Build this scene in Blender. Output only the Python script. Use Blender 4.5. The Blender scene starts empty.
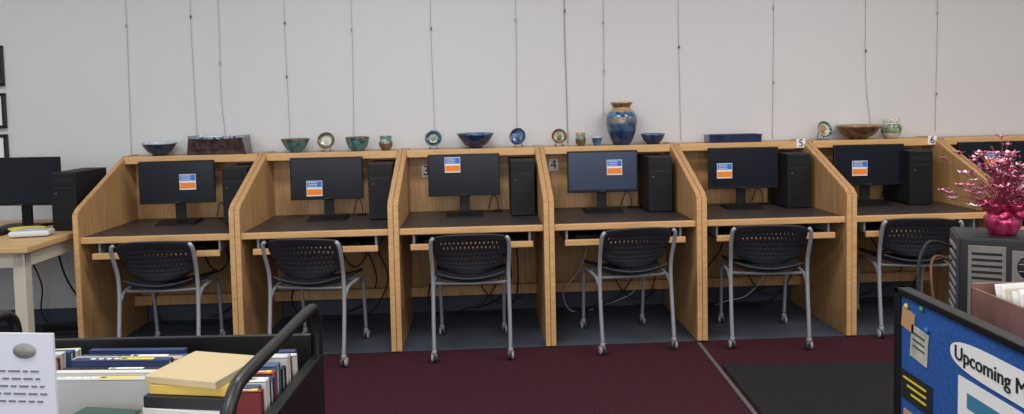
import bpy, bmesh, math, random
from mathutils import Matrix, Vector
random.seed(7)
S=bpy.context.scene
try:
    S.view_settings.view_transform='Standard'
except Exception: pass
T=Matrix.Translation
def RZ(d): return Matrix.Rotation(math.radians(d),4,'Z')
def RX(d): return Matrix.Rotation(math.radians(d),4,'X')
def RY(d): return Matrix.Rotation(math.radians(d),4,'Y')
def lin(c):
    return tuple(((v/255)/12.92 if v/255<=0.04045 else ((v/255+0.055)/1.055)**2.4) for v in c)+(1,)
# ---------------------------------------------------------------- materials
def mat(name,c,rough=.5,metal=0,c2=None,scale=20,stretch=(1,1,1),bump=0,detail=3,spec=.5,alpha=1,lo=.35,hi=.65,coat=0):
    m=bpy.data.materials.new(name); m.use_nodes=True
    nt=m.node_tree; b=nt.nodes['Principled BSDF']
    b.inputs['Base Color'].default_value=lin(c); b.inputs['Roughness'].default_value=rough
    b.inputs['Metallic'].default_value=metal; b.inputs['Specular IOR Level'].default_value=spec
    b.inputs['Coat Weight'].default_value=coat
    if alpha<1: b.inputs['Alpha'].default_value=alpha
    if c2 is not None or bump:
        tc=nt.nodes.new('ShaderNodeTexCoord'); mp=nt.nodes.new('ShaderNodeMapping')
        mp.inputs['Scale'].default_value=stretch
        nz=nt.nodes.new('ShaderNodeTexNoise'); nz.inputs['Scale'].default_value=scale; nz.inputs['Detail'].default_value=detail
        nt.links.new(tc.outputs['Object'],mp.inputs[0]); nt.links.new(mp.outputs[0],nz.inputs['Vector'])
        if c2 is not None:
            r=nt.nodes.new('ShaderNodeValToRGB')
            r.color_ramp.elements[0].position=lo; r.color_ramp.elements[0].color=lin(c)
            r.color_ramp.elements[1].position=hi; r.color_ramp.elements[1].color=lin(c2)
            nt.links.new(nz.outputs['Fac'],r.inputs[0]); nt.links.new(r.outputs[0],b.inputs['Base Color'])
        if bump:
            bp=nt.nodes.new('ShaderNodeBump'); bp.inputs['Strength'].default_value=bump; bp.inputs['Distance'].default_value=.01
            nt.links.new(nz.outputs['Fac'],bp.inputs['Height']); nt.links.new(bp.outputs[0],b.inputs['Normal'])
    return m
OAK=mat('oak_veneer',(168,126,80),.45,c2=(191,150,102),scale=9,stretch=(9,9,.55),detail=6)
OAKE=mat('oak_edge',(198,153,100),.42,c2=(212,168,116),scale=9,stretch=(.6,9,9))
DESK=mat('dark_laminate',(50,44,44),.42,c2=(62,55,54),scale=90)
BLK=mat('black_plastic',(15,15,18),.5,spec=.35)
BLK2=mat('black_case',(21,21,25),.6,c2=(26,26,30),scale=60,spec=.3)
SCR=mat('screen_dark',(13,17,28),.25)
SCRL=mat('screen_painted_reflection',(54,64,86),.25)  # lighter base colour paints a reflection onto one screen
SILV=mat('silver_tube',(160,163,169),.42,.35)
GREY=mat('grey_plastic',(150,150,152),.5)
CHR=mat('chair_shell',(33,34,40),.5)
WHT=mat('white_paper',(228,227,224),.7)
CREAM=mat('cream_paint',(200,192,175),.5)
ORG=mat('orange_print',(235,130,40),.6)
BLU=mat('blue_print',(50,110,190),.6)
INK=mat('ink',(20,20,23),.8)
DKG=mat('dark_grey_detail',(60,60,64),.5)
YEL=mat('yellow_plastic',(225,200,60),.5)
WIRE=mat('steel_wire',(150,149,149),.5,.1)
CABLE=mat('cable_black',(20,20,22),.6)
CABB=mat('cable_brown',(96,58,34),.6)
CABW=mat('cable_white',(190,190,195),.6)
WALL=mat('painted_wall',(203,201,200),.85,c2=(205,203,202),scale=30,stretch=(5,5,.25),bump=.008,detail=4)
CEIL=mat('ceiling_paint',(215,213,208),.9,c2=(225,223,218),scale=40)
MAROON=mat('maroon_carpet',(48,22,29),.95,c2=(72,38,46),scale=130,bump=.5,detail=5,spec=.1)
GCARP=mat('grey_carpet',(60,64,74),.95,c2=(84,88,99),scale=150,bump=.5,detail=5,spec=.1)
RUG=mat('black_mat',(24,24,26),.95,c2=(54,52,54),scale=170,bump=.6,detail=4,spec=.1)
BASE=mat('vinyl_base',(66,70,84),.6)
STRIP=mat('transition_strip',(95,90,90),.6)
TABLE=mat('maple_laminate',(196,158,108),.4,c2=(210,173,122),scale=9,stretch=(.5,8,8))

# ---------------------------------------------------------------- builder
class O:
    def __init__(s,name): s.name=name; s.bm=bmesh.new(); s.m=[]
    def mi(s,m):
        if m not in s.m: s.m.append(m)
        return s.m.index(m)
    def add(s,t,m,M=None,smooth=False):
        if M is not None: t.transform(M)
        if m is not None:
            i=s.mi(m)
            for f in t.faces: f.material_index=i
        for f in t.faces: f.smooth=smooth
        me=bpy.data.meshes.new('tmp'); t.to_mesh(me); t.free(); s.bm.from_mesh(me); bpy.data.meshes.remove(me)
    def box(s,c,d,m,bev=0,R=None,seg=2):
        t=bmesh.new(); bmesh.ops.create_cube(t,size=1); t.transform(Matrix.Diagonal((d[0],d[1],d[2],1)))
        if bev: bmesh.ops.bevel(t,geom=t.edges[:],offset=bev,segments=seg,affect='EDGES',profile=.6)
        s.add(t,m,T(c)@(R or Matrix()),False)
    def b2(s,x0,x1,y0,y1,z0,z1,m,bev=0):
        s.box(((x0+x1)/2,(y0+y1)/2,(z0+z1)/2),(x1-x0,y1-y0,z1-z0),m,bev)
    def prism(s,yz,x0,x1,m,bev=0):
        t=bmesh.new(); vs=[t.verts.new((x0,y,z)) for y,z in yz]; f=t.faces.new(vs)
        r=bmesh.ops.extrude_face_region(t,geom=[f])
        for v in r['geom']:
            if isinstance(v,bmesh.types.BMVert): v.co.x=x1
        bmesh.ops.recalc_face_normals(t,faces=t.faces)
        if bev: bmesh.ops.bevel(t,geom=t.edges[:],offset=bev,segments=2,affect='EDGES')
        s.add(t,m)
    def lathe(s,pr,c,m,seg=32,M=None,wob=None,sq=(1,1)):
        t=bmesh.new(); rings=[]
        for k,(r,z) in enumerate(pr):
            ring=[]
            for j in range(seg):
                a=2*math.pi*j/seg; rr=max(r,.0004)*(1+(wob(a,k) if wob else 0))
                ring.append(t.verts.new((rr*math.cos(a)*sq[0],rr*math.sin(a)*sq[1],z)))
            rings.append(ring)
        for k in range(len(rings)-1):
            i=s.mi(m[k] if isinstance(m,list) else m)
            for j in range(seg):
                f=t.faces.new((rings[k][j],rings[k][(j+1)%seg],rings[k+1][(j+1)%seg],rings[k+1][j])); f.material_index=i
        s.add(t,None,T(c)@(M or Matrix()),True)
    def cyl(s,c,r,h,m,R=None,seg=20):
        e=min(r,h)*.12
        s.lathe([(0,-h/2),(r-e,-h/2),(r,-h/2+e),(r,h/2-e),(r-e,h/2),(0,h/2)],c,m,seg,R)
    def tube(s,pts,r,m,seg=8,sub=6):
        P=[Vector(p) for p in pts]
        if sub>1 and len(P)>2:
            Q=[]
            for i in range(len(P)-1):
                p0=P[max(i-1,0)];p1=P[i];p2=P[i+1];p3=P[min(i+2,len(P)-1)]
                for k in range(sub):
                    u=k/sub
                    Q.append(.5*((2*p1)+(p2-p0)*u+(2*p0-5*p1+4*p2-p3)*u*u+(3*p1-p0-3*p2+p3)*u**3))
            Q.append(P[-1]); P=Q
        t=bmesh.new(); rings=[]; n=None
        for i,p in enumerate(P):
            d=(P[min(i+1,len(P)-1)]-P[max(i-1,0)]).normalized()
            if n is None:
                n=d.orthogonal().normalized()
            n=(n-d*n.dot(d)).normalized(); b=d.cross(n)
            rings.append([t.verts.new(p+(n*math.cos(2*math.pi*j/seg)+b*math.sin(2*math.pi*j/seg))*r) for j in range(seg)])
        for k in range(len(rings)-1):
            for j in range(seg): t.faces.new((rings[k][j],rings[k][(j+1)%seg],rings[k+1][(j+1)%seg],rings[k+1][j]))
        t.faces.new(rings[0][::-1]); t.faces.new(rings[-1])
        s.add(t,m,None,True)
    def ell(s,c,d,m,R=None):
        t=bmesh.new(); bmesh.ops.create_uvsphere(t,u_segments=16,v_segments=10,radius=.5)
        s.add(t,m,T(c)@(R or Matrix())@Matrix.Diagonal((d[0],d[1],d[2],1)),True)
    def text(s,txt,size,m,M,ext=.0006,align='CENTER'):
        cu=bpy.data.curves.new('t','FONT'); cu.body=txt; cu.size=size; cu.extrude=ext; cu.align_x=align; cu.align_y='CENTER'
        ob=bpy.data.objects.new('t',cu); S.collection.objects.link(ob); bpy.context.view_layer.update()
        me=bpy.data.meshes.new_from_object(ob.evaluated_get(bpy.context.evaluated_depsgraph_get()))
        t=bmesh.new(); t.from_mesh(me); bpy.data.objects.remove(ob); s.add(t,m,M); bpy.data.meshes.remove(me)
    def quad(s,pts,m):
        t=bmesh.new(); t.faces.new([t.verts.new(p) for p in pts]); s.add(t,m)
    def done(s,M=None):
        me=bpy.data.meshes.new(s.name); s.bm.to_mesh(me); s.bm.free()
        for m in s.m: me.materials.append(m)
        ob=bpy.data.objects.new(s.name,me); S.collection.objects.link(ob)
        if M is not None: ob.matrix_world=M
        return ob
PHI=2.51
ROW=T((-2.419,3.985,0))@RZ(PHI)
def L(u,v,z=0,r=0): return ROW@T((u,v,z))@RZ(r)
PITCH=.874; DZ=.70; TOP=1.11
# ---------------------------------------------------------------- room
o=O('floor'); o.b2(-6,8,-2.5,6.5,-.1,0,MAROON); o.done()
o=O('floor_carpet_border'); o.b2(-4,9,.015,.80,0,.006,GCARP,.002); o.done(L(0,0))
o=O('wall_back'); o.b2(-4,9.5,.80,.92,0,3.05,WALL); o.done(L(0,0))
o=O('baseboard_back'); o.b2(-4,9.5,.788,.80,.006,.11,BASE,.003); o.done(L(0,0))
o=O('ceiling'); o.b2(-6,8,-2.5,6.5,3.05,3.15,CEIL); o.done()
o=O('floor_mat'); o.b2(1.07,3.1,1.9,3.74,0,.012,RUG,.004); o.done()
o=O('trim_floor_strip'); o.b2(1.035,1.055,1.2,4.12,0,.006,STRIP,.002); o.done()
# picture hanging wires
wires=[(-.03,1.07,[1.95]),(.383,1.1,[2.0]),(.558,1.12,[1.7]),(.985,1.12,[1.95,1.6]),(1.417,1.2,[1.9]),(1.937,1.2,[1.9]),(2.497,1.15,[1.95]),
(2.825,1.12,[2.0]),(3.082,1.3,[1.92,1.6]),(3.591,1.12,[1.75]),(4.236,1.12,[2.0,1.5]),(4.874,1.2,[1.7]),(5.372,1.15,[1.95,1.4])]
for k,(u,zb,hk) in enumerate(wires):
    o=O('picture_hanging_wire')
    w=.006*(1 if k%2 else -1)
    pts=[(0,0,3.0),(w*.3,0,2.4),(-w*.4,0,1.9),(w*.5,0,1.5),(w*1.2+(.03 if k in(2,11) else 0),0,zb)]
    o.tube(pts,.0014 if k!=7 else .003,WIRE if k!=7 else GREY,6,5)
    for h in hk: o.box((0,-.004,h),(.009,.008,.018),DKG if k%2 else GREY,.002)
    o.box((0,0,2.99),(.02,.014,.03),GREY,.003)
    o.done(L(u,.793))
FR=mat('frame_black',(22,22,24),.4); PH=mat('photo_print',(70,75,80),.5,c2=(150,150,145),scale=9)
for z0,z1 in ((1.576,1.835),(1.303,1.53),(1.08,1.264)):
    o=O('framed_picture')
    h=z1-z0
    for a in (-1,1):
        o.box((a*.2,0,0),(.02,.022,h),FR,.003); o.box((0,0,a*(h/2-.01)),(.42,.022,.02),FR,.003)
    o.box((0,.004,0),(.38,.01,h-.03),WHT); o.box((0,-.002,0),(.26,.004,h-.11),PH)
    o.done(L(-1.025,.785,(z0+z1)/2))
# ---------------------------------------------------------------- carrels
def side_profile():
    return [(.0,.006),(.76,.006),(.76,TOP+.005),(.60,TOP+.005),(.585,TOP),(.03,.862),(.0,.835)]
for i in range(7):
    o=O('study_carrel')
    W=PITCH-.002; t=.029
    o.prism(side_profile(),0,t,OAK,.002); o.prism(side_profile(),W-t,W,OAK,.002)
    for x in (0,W-t):
        o.b2(x+.001,x+t-.001,-.003,.003,.01,.832,OAKE)
    o.b2(t,W-t,.70,.72,.16,TOP-.02,OAK)
    o.b2(t,W-t,.565,.76,TOP-.022,TOP,OAK,.002)
    o.b2(t,W-t,.555,.575,TOP-.045,TOP+.001,OAKE,.003)
    o.b2(t,W-t,.03,.70,DZ-.028,DZ,DESK,.002)
    o.b2(t,W-t,.012,.034,DZ-.034,DZ+.002,OAKE,.005)
    o.b2(t,W-t,.60,.62,.16,.22,OAK,.002)
    o.b2(.10,W-.10,.03,.36,DZ-.115,DZ-.098,DESK,.002)
    o.b2(.09,W-.09,.008,.028,DZ-.122,DZ-.088,OAKE,.004)
    for x in (.10,W-.112): o.b2(x,x+.012,.06,.34,DZ-.115,DZ-.026,SILV)
    o.cyl((.60,.62,DZ+.002),.03,.006,BLK)
    if i in (1,2,3):
        lx,lz={1:(.165,.955),2:(.140,.965),3:(.100,.985)}[i]
        o.box((lx,.696,lz),(.060,.003,.078),WHT)
        o.text(str(i+1),.090,INK,T((lx,.693,lz))@RX(90),ext=.001)
    if i in (4,5):
        o.box((W-.05,.553,TOP-.012),(.058,.003,.056),WHT)
        o.text(str(i+1),.066,INK,T((W-.05,.550,TOP-.012))@RX(90),ext=.001)
    # cables clipped to the carrel
    o.tube([(.57,.62,DZ),(.57,.60,.6),(.62,.62,.45),(.55,.63,.36),(.48,.64,.42),(.44,.66,.55),(.42,.69,.66)],.0045,CABLE)
    o.tube([(.60,.62,DZ),(.61,.58,.55),(.68,.62,.30),(.62,.68,.13),(.5,.74,.05),(.44,.755,.03)],.004,CABW if i in(3,) else CABLE)
    o.tube([(.54,.67,DZ+.01),(.57,.65,DZ+.10),(.60,.64,DZ+.06),(.60,.62,DZ-.08)],.003,CABLE)
    o.tube([(.70,.5,DZ-.03),(.71,.5,.5),(.74+.03*math.sin(i*2),.52,.32),(.70,.56,.14),(.60,.6,.05),(.4,.66,.012),(.25,.7,.012)],.0045,CABLE)
    o.tube([(.30,.5,DZ-.03),(.28,.5,.45),(.20+.03*math.cos(i*2),.55,.30),(.14,.6,.16),(.2,.68,.012),(.35,.7,.012)],.0045,CABLE if i!=3 else CABW)
    if i in(2,3,4):
        o.tube([(.40,.55,DZ-.03),(.42,.55,.40),(.50,.56,.20),(.60,.57,.11),(.72,.6,.13),(.80,.66,.20)],.004,CABLE)
        o.tube([(.66,.55,DZ-.03),(.65,.55,.42),(.58,.56,.24),(.48,.6,.10),(.36,.63,.06),(.3,.7,.012)],.004,CABW if i==4 else CABLE)
    o.done(L(i*PITCH,0))
# ---------------------------------------------------------------- monitor, tower
def monitor(M,st=(0,0),w=.445,h=.262,lift=.955,scr=SCR,z0=DZ,sticker=True,rz=0):
    o=O('computer_monitor'); c=lift-z0
    o.box((0,0,c),(w,.022,h),BLK,.005)
    o.box((0,.02,c-.01),(w*.6,.03,h*.55),BLK,.012)
    o.box((0,-.0115,c+.004),(w-.016,.002,h-.026),scr)
    o.box((0,-.012,c-h/2+.008),(.03,.002,.005),DKG)
    o.box((0,.045,c/2+.02),(.06,.022,c+.04),BLK,.006)
    o.box((0,.035,c),(.07,.03,.07),BLK,.006)
    o.prism([(-.09,0),(.11,0),(.11,.012),(.03,.02),(-.09,.008)],-.115,.115,BLK,.003)
    if sticker:
        x,z=st; z+=c
        o.box((x,-.0135,z),(.096,.0015,.095),WHT)
        o.box((x,-.0148,z+.026),(.090,.001,.036),BLU)
        o.box((x,-.0148,z-.022),(.090,.001,.036),ORG)
        for k in range(3): o.box((x-.01,-.0156,z+.037-k*.011),(.055,.0006,.003),WHT)
    return o.done(M)
def tower(M,w=.15,d=.30,h=.345):
    o=O('desktop_computer')
    o.box((0,0,h/2+.004),(w,d,h-.008),BLK2,.004)
    y=-d/2
    o.box((0,y-.004,h/2),(w-.004,.012,h-.01),BLK,.004)
    o.box((0,y-.011,h*.86),(w*.8,.003,.03),BLK2,.001)
    o.box((0,y-.011,h*.74),(w*.8,.003,.002),DKG)
    o.cyl((-w*.3,y-.011,h*.64),.007,.004,DKG,RX(90))
    for k in range(2): o.box((w*.1+k*.02,y-.011,h*.64),(.012,.003,.006),INK)
    for k in range(9): o.box((0,y-.011,h*.10+k*.013),(w*.7,.002,.004),BLK2)
    for a in(-1,1):
        for b in(-1,1): o.box((a*w*.38,b*d*.4,.003),(.02,.03,.006),INK)
    return o.done(M)
mon=[(.381,(.065,0)),(1.290,(-.075,-.06)),(2.138,(-.07,.065)),(3.008,(.074,.025)),(3.905,(-.12,-.015)),(4.72,(-.06,-.02)),(5.53,(0,.02))]
for k,(u,st) in enumerate(mon):
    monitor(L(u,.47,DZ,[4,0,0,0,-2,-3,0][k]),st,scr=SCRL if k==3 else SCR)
for i,e in enumerate((.835,.835,.83,.81,.81,.72,.81)):
    tower(L(i*PITCH+e-.078,.535,DZ,0))
def keyboard(M):
    o=O('keyboard'); o.box((0,0,.008),(.42,.14,.014),BLK,.004)
    for r in range(5):
        for c in range(18): o.box((-.195+c*.023,-.05+r*.025,.017),(.018,.019,.006),BLK2,.002,seg=1)
    return o.done(M)
def mouse(M):
    o=O('computer_mouse'); o.ell((0,0,.012),(.06,.105,.036),BLK); o.box((0,.025,.03),(.006,.02,.004),GREY,.001); o.box((0,0,.003),(.05,.09,.006),BLK,.002)
    return o.done(M)
for i in range(7):
    keyboard(L(i*PITCH+.37,.17,DZ-.097)); mouse(L(i*PITCH+.64,.16,DZ-.097,8))
# ---------------------------------------------------------------- chairs
def chair(M):
    o=O('rolling_chair')
    def shell(fn,nx,ny,hole,th):
        t=bmesh.new(); g=[[t.verts.new(fn(a/nx*2-1,b/ny)) for b in range(ny+1)] for a in range(nx+1)]
        for a in range(nx):
            for b in range(ny):
                if not hole(a,b): t.faces.new((g[a][b],g[a+1][b],g[a+1][b+1],g[a][b+1]))
        bmesh.ops.recalc_face_normals(t,faces=t.faces)
        bmesh.ops.solidify(t,geom=t.faces[:],thickness=th)
        loose=[v for v in t.verts if not v.link_faces]; bmesh.ops.delete(t,geom=loose,context='VERTS')
        o.add(t,CHR,None,True)
    def back(x,v):
        w=(.164+.040*min(1,v*1.3)**.8)
        if v>.8: w-=.016*((v-.8)/.2)**2
        if v<.12: w-=.025*(1-v/.12)
        z=.468+.222*v - (.010*abs(x)**4 if v>.5 else -.03*abs(x)**3*(1-2*v))+.010*math.cos(x*1.5)*v
        y=-.195-.07*v+.05*x*x+.015*math.sin(v*3)
        return (x*w,y,z)
    def bh(a,b):
        if not(8<=a<=62 and 6<=b<=27): return False
        r=b//4
        return b%4 in(1,2) and (a+2*(r%2))%4==0
    shell(back,71,33,bh,.008)
    def seat(x,v):
        w=.202-.02*(1-v)**2-.03*max(0,(v-.8)/.2)**2
        y=-.20+.42*v
        z=.43+.028*x*x-.012*math.cos(x*1.2)-.03*max(0,(v-.75)/.25)**2+.03*max(0,(.15-v)/.15)
        return (x*w,y,z)
    shell(seat,51,39,lambda a,b:(10<=a<=40 and 8<=b<=30 and b%4 in(1,2) and (a+2*((b//4)%2))%4==0),.010)
    for s in (-1,1):
        o.tube([(s*.206,-.235,.062),(s*.207,-.215,.2),(s*.206,-.195,.38),(s*.206,-.20,.5),(s*.210,-.240,.61),(s*.206,-.262,.665),(s*.192,-.264,.682)],.0108,SILV,10)
        o.tube([(s*.206,-.197,.36),(s*.204,-.12,.405),(s*.200,.05,.405),(s*.194,.16,.39),(s*.190,.205,.30),(s*.188,.235,.062)],.0102,SILV,10)
        for y,x in ((-.235,.206),(.235,.188)):
            o.cyl((s*x,y,.058),.013,.022,GREY)
            o.box((s*x,y+.008,.046),(.022,.034,.014),GREY,.004)
            for q in(-1,1): o.cyl((s*x+q*.011,y+.01,.026),.0235,.012,GREY if q==s else DKG,RY(90),18)
    o.tube([(-.204,-.12,.403),(0,-.12,.398),(.204,-.12,.403)],.009,SILV,8,1)
    o.tube([(-.197,.12,.397),(0,.12,.388),(.197,.12,.397)],.009,SILV,8,1)
    return o.done(M)
for u,v,r in ((.480,.10,2),(1.318,.05,-8),(2.176,.045,0),(3.065,.09,7),(3.86,.06,-9),(4.76,.14,-10)):
    chair(L(u,v,.003,r))
# ---------------------------------------------------------------- pottery
def glaze(n,a,b,sc=28,rough=.18,**k): return mat(n,a,rough,c2=b,scale=sc,coat=.4,**k)
G_blue=glaze('glaze_blue',(28,52,92),(92,130,165)); G_navy=glaze('glaze_navy',(22,30,54),(44,66,102))
G_ind=glaze('glaze_indigo',(22,26,48),(34,48,84))
G_teal=glaze('glaze_teal',(30,66,74),(90,130,128)); G_brn=glaze('glaze_brown',(74,50,36),(120,92,66))
G_grn=glaze('glaze_green',(70,92,72),(150,160,130)); G_crm=glaze('glaze_cream',(170,168,150),(205,200,185))
G_tan=glaze('glaze_tan',(140,108,72),(175,146,105)); G_wht=glaze('glaze_white',(165,178,190),(215,218,220))
G_slt=glaze('glaze_slate',(44,38,42),(84,66,58)); G_spk=glaze('glaze_speckled',(50,70,105),(200,208,215),45)
def bowl(name,u,v,r,h,out,inn,rim,foot=.42,flare=.6):
    o=O(name); f=r*foot; th=.006
    P=[(0,.002),(f*.8,.002),(f*.85,0),(f,0),(f,.010)]
    M_=[out]*4
    n=8
    for k in range(1,n+1):
        a=k/n; P.append((f+(r-f)*(a**flare),.010+(h-.010)*a)); M_.append(out if k<n else rim)
    P.append((r-th*.4,h+.002)); M_.append(rim)
    for k in range(n-1,-1,-1):
        a=k/n; P.append((max(.002,f+(r-f)*(a**flare)-th),.016+(h-.014)*a)); M_.append(rim if k==n-1 else inn)
    P.append((0,.014)); M_.append(inn)
    o.lathe(P,(0,0,0),M_,40); return o.done(L(u,v,TOP+.001))
def plate(name,u,v,r,ring,mid,ctr,tilt=72,rz=0):
    o=O(name); P=[(0,0),(r*.5,0),(r*.55,-.004),(r*.62,.002),(r*.95,.016),(r,.02),(r*.985,.023),(r*.9,.018),(r*.75,.011),(r*.55,.006),(r*.3,.005),(0,.005)]
    Mx=[mid,mid,mid,ring,ring,ring,ring,ring,mid,ctr,ctr]
    R=RZ(rz)@RX(tilt)
    o.lathe(P,(0,0,r*.97+.010),Mx,40,R)
    for s in(-1,1): o.tube([(s*.025,-.035,.012),(s*.025,-.03,.004),(s*.022,.03,.004),(s*.01,.028,r*1.2)],.0022,INK,6,3)
    return o.done(L(u,v,TOP+.001))
bowl('ceramic_bowl',.205,.655,.108,.082,G_navy,G_wht,G_wht)
bowl('ceramic_bowl',1.060,.655,.092,.085,G_teal,G_navy,G_brn)
bowl('ceramic_bowl',1.4546,.655,.078,.088,G_teal,G_teal,G_brn,.55,.45)
bowl('ceramic_bowl',2.2136,.655,.123,.095,G_navy,G_blue,G_blue,.35)
bowl('ceramic_bowl',3.003,.64,.036,.055,G_blue,G_crm,G_wht,.6,.5)
bowl('ceramic_bowl',3.375,.655,.080,.066,G_navy,G_blue,G_blue,.55,.6)
bowl('ceramic_bowl',4.75,.655,.142,.092,G_brn,G_crm,G_tan,.38,.5)
plate('ceramic_plate',1.252,.68,.056,G_brn,G_grn,G_crm)
plate('ceramic_plate',1.941,.68,.055,G_teal,G_navy,G_grn)
plate('ceramic_plate',2.495,.68,.056,G_navy,G_blue,G_blue,76,-25)
plate('ceramic_plate',2.760,.68,.05,G_brn,G_tan,G_grn)
plate('ceramic_plate',4.523,.68,.056,G_teal,G_crm,G_tan,74,15)
def pot(name,u,v,prof,mats):
    o=O(name); P=[(0,.002)]+prof; r,h=prof[-1]
    P+=[(r-.004,h+.001),(r-.008,h-.006),(prof[-3][0]-.008,prof[-3][1]),(prof[1][0]-.008,prof[1][1]+.01),(0,.012)]
    Mx=[mats[0]]+mats; Mx+= [mats[-1]]*(len(P)-1-len(Mx))
    o.lathe(P,(0,0,0),Mx,40); return o.done(L(u,v,TOP+.001))
pot('ceramic_cup',1.6355,.655,[(.026,0),(.03,.006),(.042,.025),(.045,.045),(.038,.065),(.034,.072),(.042,.09)],[G_brn,G_brn,G_brn,G_grn,G_grn,G_teal])
pot('ceramic_cup',2.899,.655,[(.022,0),(.026,.006),(.034,.02),(.035,.045),(.029,.06),(.028,.066),(.035,.082)],[G_brn,G_brn,G_brn,G_grn,G_grn,G_tan])
pot('ceramic_jar',4.975,.655,[(.038,0),(.045,.008),(.06,.035),(.066,.07),(.055,.095),(.044,.105),(.058,.128)],[G_crm,G_crm,G_grn,G_grn,G_crm,G_crm])
pot('ceramic_vase',3.17,.655,[(.052,0),(.058,.008),(.075,.04),(.092,.09),(.101,.14),(.100,.18),(.082,.215),(.062,.232),(.056,.242),(.062,.256),(.072,.27),(.070,.278)],
    [G_navy,G_navy,glaze('glaze_vase_low',(22,36,68),(48,66,98),14),glaze('glaze_vase_mid',(26,50,94),(84,110,130),12),glaze('glaze_vase_mid2',(28,58,108),(130,124,100),12),G_blue,G_tan,G_tan,G_brn,G_brn,G_tan])
def tray(name,u,v,w0,w1,d0,d1,h,out,inn,th=.008,bow=.018,tilt=0):
    o=O(name); t=bmesh.new()
    def ring(w,d,z,bow=0):
        pts=[]
        for k in range(8): a=-1+2*k/8; pts.append((a*w,-d,z+bow*a*a))
        for k in range(4): a=-1+2*k/4; pts.append((w,a*d,z+bow))
        for k in range(8): a=1-2*k/8; pts.append((a*w,d,z+bow*a*a))
        for k in range(4): a=1-2*k/4; pts.append((-w,a*d,z+bow))
        return [t.verts.new(p) for p in pts]
    rs=[ring(w0,d0,0),ring(w1,d1,h*.88,bow),ring(w1+.004,d1+.004,h,bow),ring(w1-th,d1-th,h,bow),ring(w0-th,d0-th,.01)]
    io,ii=o.mi(out),o.mi(inn)
    for k in range(4):
        n=len(rs[0])
        for j in range(n):
            f=t.faces.new((rs[k][j],rs[k][(j+1)%n],rs[k+1][(j+1)%n],rs[k+1][j])); f.material_index=io if k==0 else ii
    f=t.faces.new(rs[0][::-1]); f.material_index=io
    f=t.faces.new(rs[4]); f.material_index=ii
    bmesh.ops.recalc_face_normals(t,faces=t.faces)
    o.add(t,None); return o.done(L(u,v,TOP+.001))
tray('ceramic_serving_tray',.582,.655,.185,.165,.06,.085,.112,G_slt,G_spk,bow=.008)
tray('ceramic_serving_tray',3.905,.655,.172,.174,.055,.057,.052,G_ind,G_navy,bow=0)
# ---------------------------------------------------------------- left table
TZ=.72
o=O('side_table')
o.b2(-1.5,-.045,-.34,.66,TZ-.03,TZ,TABLE,.005)
o.b2(-1.46,-.085,-.30,-.28,TZ-.11,TZ-.03,CREAM,.002); o.b2(-.105,-.085,-.28,.62,TZ-.11,TZ-.03,CREAM,.002)
for x in (-1.43,-.115):
    for y in(-.27,.60): o.box((x,y,(TZ-.03)/2),(.06,.06,TZ-.034),CREAM,.006)
o.done(L(0,0))
monitor(L(-.47,.33,TZ,-6),w=.50,h=.285,lift=.995,z0=TZ,sticker=False)
tower(L(-.125,.33,TZ,0),.14,.34,.335)
keyboard(L(-.62,.10,TZ))
o=O('desk_phone'); o.box((0,0,.02),(.20,.10,.03),mat('white_plastic',(205,205,205),.4),.014,seg=3); o.ell((.0,0,.035),(.15,.06,.03),GREY); o.box((0,0,.003),(.15,.07,.006),DKG); o.done(L(-.22,.0,TZ,10))
o=O('yellow_dish'); o.lathe([(0,0),(.06,0),(.085,.03),(.08,.032),(.057,.008),(0,.006)],(0,0,0),YEL,28,sq=(1.2,.7)); o.done(L(-.31,.11,TZ+.001))
o=O('floor_cable')
o.tube([(-.5,.70,.60),(-.45,.70,.35),(-.35,.72,.15),(-.2,.70,.012),(-.3,.55,.012),(-.7,.6,.012)],.006,CABLE)
o.tube([(-.7,.70,.55),(-.6,.70,.3),(-.62,.72,.1),(-.5,.68,.012),(-.2,.6,.012)],.005,CABLE)
o.tube([(-.25,.70,.6),(-.22,.70,.3),(-.3,.72,.1),(-.42,.68,.02)],.005,CABLE)
o.box((-.42,.66,.024),(.3,.05,.035),BLK,.005)
o.done(L(0,0))
# ---------------------------------------------------------------- book cart
BM=mat('cart_black_steel',(17,17,19),.4)
o=O('book_cart')
x0,x1,y0,y1=-1.15,-.458,1.12,1.665
for x in(x0,x1):
    o.b2(x-.012,x+.012,y0,y1,.12,.82,BM,.004)
    o.tube([(x,y0+.01,.78),(x,y0+.0,.88),(x,y0+.035,.924),(x,y0+.09,.936),(x,(y0+y1)/2,.936),(x,y1-.08,.936),(x,y1-.025,.924),(x,y1-.005,.88),(x,y1-.01,.78)],.012,BM,12)
    for y in (y0+.06,y1-.06):
        o.box((x,y,.105),(.03,.05,.03),BM,.004); o.cyl((x,y,.052),.05,.028,BLK,RY(90),24)
for z in (.68,.40,.16):
    o.b2(x0+.012,x1-.012,y0+.01,y1-.01,z-.012,z,BM,.002)
    o.b2(x0+.012,x1-.012,y0+.006,y0+.018,z-.02,z+.05,BM,.002); o.b2(x0+.012,x1-.012,y1-.018,y1-.006,z-.02,z+.187,BM,.002)
o.done()
cols=[(110,36,38),(205,202,195),(34,48,90),(175,165,138),(28,28,32),(60,84,118),(190,190,188),(92,52,44),(50,74,66),(190,170,110),(140,52,46),(44,70,108)]
BC=[mat('book_cover_%d'%k,c,.5) for k,c in enumerate(cols)]
PAGE=mat('book_pages',(205,195,172),.8,c2=(180,168,142),scale=60,stretch=(1,1,30))
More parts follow.
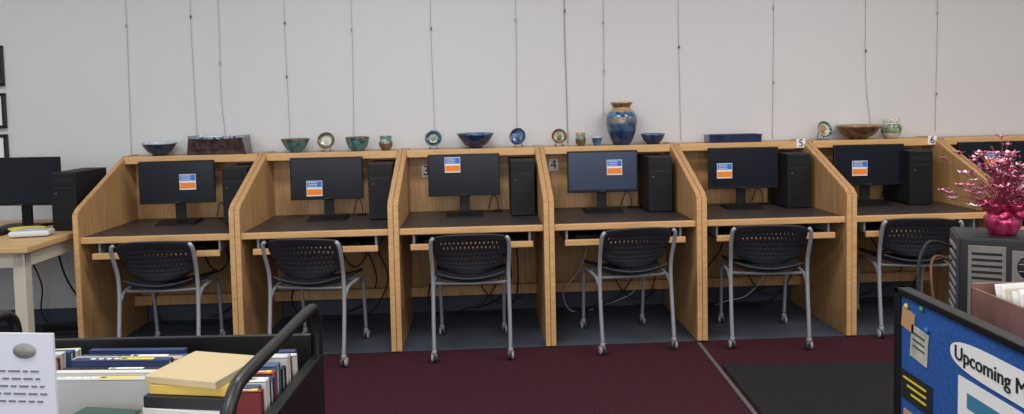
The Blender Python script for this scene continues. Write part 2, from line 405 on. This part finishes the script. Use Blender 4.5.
def book(o,M,w,d,t,cm):
    Rm=M.to_3x3().to_4x4()
    o.box(M@Vector((.002,0,t/2)),(w-.006,d-.008,t-.005),PAGE,0,Rm)
    o.box(M@Vector((0,0,t-.0015)),(w,d,.003),cm,.001,Rm,seg=1)
    o.box(M@Vector((0,0,.0015)),(w,d,.003),cm,.001,Rm,seg=1)
    o.box(M@Vector((-w/2+.0015,0,t/2)),(.004,d,t),cm,.001,Rm,seg=1)
sh=.681
def spine_up(name,cx,cy,along,n,thmin,thmax,dep,length,colours,rz=0):
    o=O(name); p=0
    for k in range(n):
        t=random.uniform(thmin,thmax); w=dep+random.uniform(-.018,.0); l=length+random.uniform(-.03,.0)
        M=T((0,p+t,w/2))@RX(90)@RZ(-90)
        book(o,M,w,l,t,colours[k%len(colours)])
        if k%2==0:
            o.box((l*.15,p+t/2,w+.0006),(l*.35,t*.5,.001),WHT if k%4 else YEL)
            for q in range(5): o.box((-l*.3+q*l*.08,p+t/2,w+.0006),(l*.05,t*.3,.001),INK if k%4==2 else WHT)
        p+=t+.0015
    return o.done(T((cx,cy,sh))@RZ(along+rz))
spine_up('book_row',-.835,1.435,0,8,.014,.028,.185,.235,[BC[6],BC[1],BC[4],BC[1],BC[2],BC[3],BC[5],BC[2]],-2)
spine_up('book_row',-1.045,1.43,0,9,.013,.024,.188,.16,[BC[6],BC[10],BC[4],BC[1],BC[3],BC[0],BC[6],BC[11],BC[1]],4)
spine_up('book_row',-.499,1.33,0,12,.014,.026,.19,.055,[BC[0],BC[11],BC[1],BC[2],BC[10],BC[5],BC[4],BC[6]],0)
def stack(name,cx,cy,items,rz):
    o=O(name); z=sh
    for w,d,t,c,dr in items:
        book(o,T((cx+random.uniform(-.005,.005),cy+random.uniform(-.005,.005),z))@RZ(rz+dr),w,d,t,BC[c] if isinstance(c,int) else c); z+=t+.0006
    return o.done()
CR=mat('book_cream',(190,170,130),.5); YB=mat('book_yellow',(206,172,80),.5)
stack('book_stack',-.602,1.40,[(.17,.18,.045,7,90),(.17,.18,.04,3,90),(.165,.175,.03,CR,91),(.165,.17,.035,1,88),(.155,.165,.022,BC[4],92),(.15,.16,.018,YB,92),(.142,.155,.014,CR,85)],-10)
stack('book_stack',-.80,1.32,[(.12,.17,.05,4,0),(.12,.17,.04,3,3),(.12,.17,.035,8,-4)],-6)
stack('book_stack',-1.03,1.32,[(.12,.17,.05,6,0),(.12,.17,.03,10,3),(.12,.17,.03,1,-4)],2)
stack('book_stack',-.63,1.21,[(.13,.13,.05,4,0),(.13,.13,.05,3,3),(.12,.13,.04,1,-4)],2)
# flyer
FLY=mat('flyer_paper',(200,201,208),.7); FLG=mat('flyer_grey_print',(105,105,114),.7)
o=O('flyer_stand')
o.box((0,0,.002),(.22,.04,.004),GREY,.001)
o.box((0,0,.175),(.22,.004,.343),FLY)
o.lathe([(0,0),(.018,0),(.018,.001),(0,.001)],(.060,-.003,.318),PH,28,RX(90),sq=(1.1,.7))
o.box((-.03,-.0026,.322),(.08,.0008,.008),INK); o.box((-.03,-.0026,.306),(.08,.0008,.005),INK)
rr=random.Random(5)
for k in range(19):
    x=-.09
    if k in(5,11): continue
    while x<.085:
        w=rr.uniform(.008,.022); w=min(w,.095-x); o.box((x+w/2,-.0026,.284-k*.0125),(w,.0008,.003),FLG); x+=w+.005
o.done(T((-.858,1.178,sh))@RZ(-6))
# ---------------------------------------------------------------- right counter with bulletin board
CT=mat('counter_laminate',(50,42,42),.4)
o=O('display_counter')
o.b2(.915,1.75,.85,1.64,.0,.82,BLK2,.004); o.b2(.905,1.78,.82,1.65,.82,.842,CT,.004)
o.done()
BB=mat('board_blue_felt',(22,72,140),.8,c2=(30,84,154),scale=120,bump=.2)
o=O('bulletin_board')
BX=.876
o.b2(BX,BX+.014,.80,1.645,.03,.945,BB)
o.b2(BX-.008,BX+.022,.80,1.655,.935,.950,BLK,.003); o.b2(BX-.008,BX+.022,.80,1.655,.0,.03,BLK,.003)
o.b2(BX-.008,BX+.022,1.636,1.655,.0,.950,BLK,.003); o.b2(BX-.008,BX+.022,.79,.81,.0,.950,BLK,.003)
def RP(y,z,off=.002):
    return Matrix(((0,0,-1,BX-off),(-1,0,0,y),(0,1,0,z),(0,0,0,1)))
def card(y,z,w,h,m,rot=0,off=.002):
    o.box((BX-off,y,z),(.0015,w,h),m,0,RX(rot))
TAG=mat('tan_card',(180,142,98),.7); CRD=mat('cream_card',(205,200,182),.7,c2=(150,158,140),scale=30)
card(1.605,.885,.05,.045,TAG,8); card(1.56,.842,.065,.072,CRD,5)
for k in range(3): card(1.56,.862-k*.014,.045,.003,DKG,5,.0035)
card(1.575,.735,.13,.065,INK,0)
for k in range(3): card(1.575-k*.008,.752-k*.015,.09-.016*k,.004,YEL,0,.0035)
card(1.47,.69,.05,.05,ORG); card(1.30,.765,.24,.13,WHT); card(1.30,.79,.18,.03,mat('flyer_teal',(60,120,150),.6),off=.003)
for k in range(4): card(1.30,.762-k*.014,.17,.004,INK,off=.003)
card(1.54,.655,.16,.05,TAG)
t=bmesh.new(); n=40; vs=[]
for k in range(n):
    a=2*math.pi*k/n; cx=math.copysign(abs(math.cos(a))**.5,math.cos(a)); sx=math.copysign(abs(math.sin(a))**.8,math.sin(a))
    vs.append(t.verts.new((BX-.004,1.245+.20*cx,.873+.032*sx)))
t.faces.new(vs); o.add(t,WHT)
o.text('Upcoming Meetings',.040,INK,RP(1.270,.873,.005),ext=.001)
for y,z,c in ((1.61,.915,YEL),(1.55,.925,mat('pin_green',(60,150,70),.4)),(1.53,.885,BLU),(1.43,.735,ORG)): o.ell((BX-.004,y,z),(.008,.012,.012),c)
o.done()
ROSE=mat('rose_wood_tray',(106,74,68),.4,c2=(128,94,86),scale=12)
o=O('paper_tray')
X0,X1,Y0,Y1,Z0=1.01,1.33,1.36,1.60,.8425
o.b2(X0,X1,Y0,Y1,Z0,Z0+.01,ROSE); o.b2(X0,X0+.006,Y0,Y1,Z0,Z0+.115,ROSE,.002); o.b2(X1-.006,X1,Y0,Y1,Z0,Z0+.115,ROSE,.002)
o.b2(X0,X1,Y1-.006,Y1,Z0,Z0+.125,ROSE,.002); o.b2(X0,X1,Y0,Y0+.006,Z0,Z0+.08,ROSE,.002)
for k in range(9): o.box((1.17,1.39+k*.018,Z0+.078),(.28,.002,.125),WHT if k%3 else CREAM,0,RX(-14)@RY(random.uniform(-3,3)))
o.done()
PC=T((1.635,2.26,0))@RZ(-25)
o=O('equipment_cabinet')
o.box((.06,.01,.33),(.54,.2,.60),BLK2,.004); o.box((.06,.01,.645),(.56,.21,.025),CT,.004); o.box((.06,.01,.015),(.50,.17,.03),BLK)
o.box((.06,-.095,.33),(.5,.008,.55),BLK,.003); o.cyl((.25,-.103,.40),.008,.012,GREY,RX(90))
o.done(PC)
CG=mat('case_grey',(118,112,106),.5,c2=(128,122,116),scale=30); CG2=mat('case_top',(34,33,36),.5)
o=O('desktop_computer')
h=.285; o.box((0,0,h/2+.003),(.45,.2,h-.006),CG2,.006)
o.box((-.222,0,h/2),(.012,.196,h-.01),DKG,.003)
for b in range(8): o.box((-.229,0,.04+b*.029),(.003,.15,.012),GREY,.001)
# rear panel: io plate, vent grille, expansion slots, fan
o.box((0,-.1,h/2),(.44,.006,h-.016),CG2,.002)
o.box((-.150,-.1035,h/2),(.10,.004,h-.05),CG,.002)
for k in range(11): o.box((-.150,-.106,.045+k*.019),(.08,.002,.008),INK,.001,seg=1)
o.box((-.03,-.1035,.20),(.11,.004,.10),CG,.002)
for r_,k in ((.042,INK),(.036,CG2),(.016,DKG)): o.cyl((-.03,-.104-(.045-r_)*.08,.20),r_,.004,k,RX(90))
for k in range(4): o.box((-.03,-.108,.166+k*.022),(.075,.0015,.002),GREY)
o.box((-.03,-.1035,.08),(.11,.004,.09),CG,.002)
for k in range(5): o.box((-.03,-.106,.05+k*.015),(.09,.002,.006),INK,.001,seg=1)
o.box((.12,-.1035,h/2),(.15,.004,h-.06),CG,.002)
for a in range(3):
    for b in range(3): o.box((.08+a*.04,-.107,.07+b*.065),(.024,.004,.02),(INK,BLU,DKG)[(a+b)%3],.001,seg=1)
o.done(PC@T((0,0,.658)))
# foil pot with tinsel flowers
FOIL=mat('pink_foil',(160,24,68),.2,.55,c2=(210,80,125),scale=34,bump=.5)
PK=mat('petal_pink',(205,95,130),.5,c2=(235,165,188),scale=40); BG=mat('petal_burgundy',(130,28,62),.5,c2=(165,48,88),scale=40)
PW=mat('petal_pale',(225,190,200),.5,c2=(240,214,220),scale=40)
STM=mat('burgundy_stem',(130,50,70),.5)
o=O('potted_flowers')
o.lathe([(0,0),(.034,0),(.038,.008),(.048,.03),(.050,.05),(.042,.062),(.040,.068),(.054,.080),(.072,.100),(.068,.101),(.048,.082),(.038,.07),(.0,.066)],(0,0,0),FOIL,60,
   wob=lambda a,k:.05*math.sin(a*12+k)+(.10*math.sin(a*7)+.05*math.sin(a*15) if k>6 else 0))
rnd=random.Random(3)
for k in range(16):
    a=2*math.pi*k/16; d=Vector((math.cos(a),math.sin(a),.9)).normalized(); c=Vector((math.cos(a)*.04,math.sin(a)*.04,.07)); sd=Vector((-math.sin(a),math.cos(a),0))*.016
    l=rnd.uniform(.045,.075); o.quad([c-sd*.5,c+d*l*.6-sd,c+d*l,c+d*l*.6+sd],FOIL)
for s in(-1,1): o.ell((s*.025,-.05,.066),(.045,.02,.026),FOIL,RY(s*20))
for k in range(84):
    a=rnd.uniform(0,2*math.pi); sp=rnd.uniform(.03,.185); hh=rnd.uniform(.13,.29)-sp*.25
    if k%17==0: hh+=.05
    e=Vector((math.cos(a)*sp,math.sin(a)*sp,hh))
    o.tube([(math.cos(a)*.01,math.sin(a)*.01,.06),(math.cos(a)*sp*.35,math.sin(a)*sp*.35,.06+(hh-.06)*.6),e],.0011,STM,5,5)
    m_=(PK,PW,BG,PK)[k%4]
    if k%6==0:
        for q in range(7):
            p=e*(1-.07*q)+Vector((rnd.uniform(-.012,.012),rnd.uniform(-.012,.012),0)); o.ell(p,(.007,.007,.007),BG)
    else:
        for q in range(6):
            b=q*math.pi/3+a; d=Vector((math.cos(b),math.sin(b),.5)).normalized(); l=rnd.uniform(.016,.030)
            sd=Vector((-math.sin(b),math.cos(b),0))*l*.28
            o.quad([e,e+d*l*.5+sd,e+d*l,e+d*l*.5-sd],m_)
        o.ell(e,(.005,.005,.005),BG)
for k in range(60):
    a=rnd.uniform(0,2*math.pi); r=rnd.uniform(.01,.08); z=rnd.uniform(.09,.21)
    c=Vector((math.cos(a)*r,math.sin(a)*r,z)); d=Vector((math.cos(a+.5),math.sin(a+.5),.6)).normalized()*.035; sd=Vector((-math.sin(a),math.cos(a),.2))*.010
    o.quad([c,c+d*.5+sd,c+d,c+d*.5-sd],(BG,PK,FOIL,PW)[k%4])
o.done(T((1.540,2.285,.944)))
o=O('computer_cable'); o.tube([(1.39,2.30,.86),(1.31,2.26,.88),(1.27,2.20,.80),(1.29,2.17,.60),(1.33,2.14,.30),(1.28,2.1,.018),(1.2,2.3,.018)],.004,CABB)
o.tube([(1.40,2.32,.90),(1.30,2.28,.92),(1.25,2.24,.80),(1.27,2.18,.5),(1.26,2.2,.018),(1.15,2.35,.018)],.005,CABLE); o.done()
# ---------------------------------------------------------------- lights
def area(name,loc,rot,sx,sy,e,c):
    l=bpy.data.lights.new(name,'AREA'); l.shape='RECTANGLE'; l.size=sx; l.size_y=sy; l.energy=e; l.color=c
    ob=bpy.data.objects.new(name,l); ob.location=loc; ob.rotation_euler=rot; S.collection.objects.link(ob)
for k,x in enumerate((-3.2,-.6,2.0,4.4)):
    area('ceiling_light',(x,2.9,3.0),(0,0,0),1.2,.6,(28,38,40,34)[k],((.86,.94,1),(.96,.98,1),(1,.94,.90),(1,.91,.86))[k])
    area('ceiling_light',(x,.6,3.0),(0,0,0),1.2,.6,(28,36,36,32)[k],((.9,.96,1),(1,.98,.96),(1,.95,.9),(1,.92,.87))[k])
area('front_fill_light',(-.2,-2.2,1.8),(math.radians(91),0,0),6,1.8,112,(.90,.94,1))  # added front fill from behind the camera, no window modelled there
w=bpy.data.worlds.new('room_ambient'); S.world=w; w.use_nodes=True
w.node_tree.nodes['Background'].inputs[0].default_value=(.88,.93,1,1); w.node_tree.nodes['Background'].inputs[1].default_value=.32
# ---------------------------------------------------------------- camera
cd=bpy.data.cameras.new('camera'); cam=bpy.data.objects.new('camera',cd); S.collection.objects.link(cam)
cd.sensor_width=36; cd.lens=731/1024*36; cd.shift_y=-63/1024; cd.clip_start=.05
cam.matrix_world=T((0,0,1.38))@RX(87)@RZ(-1.2)
S.camera=cam
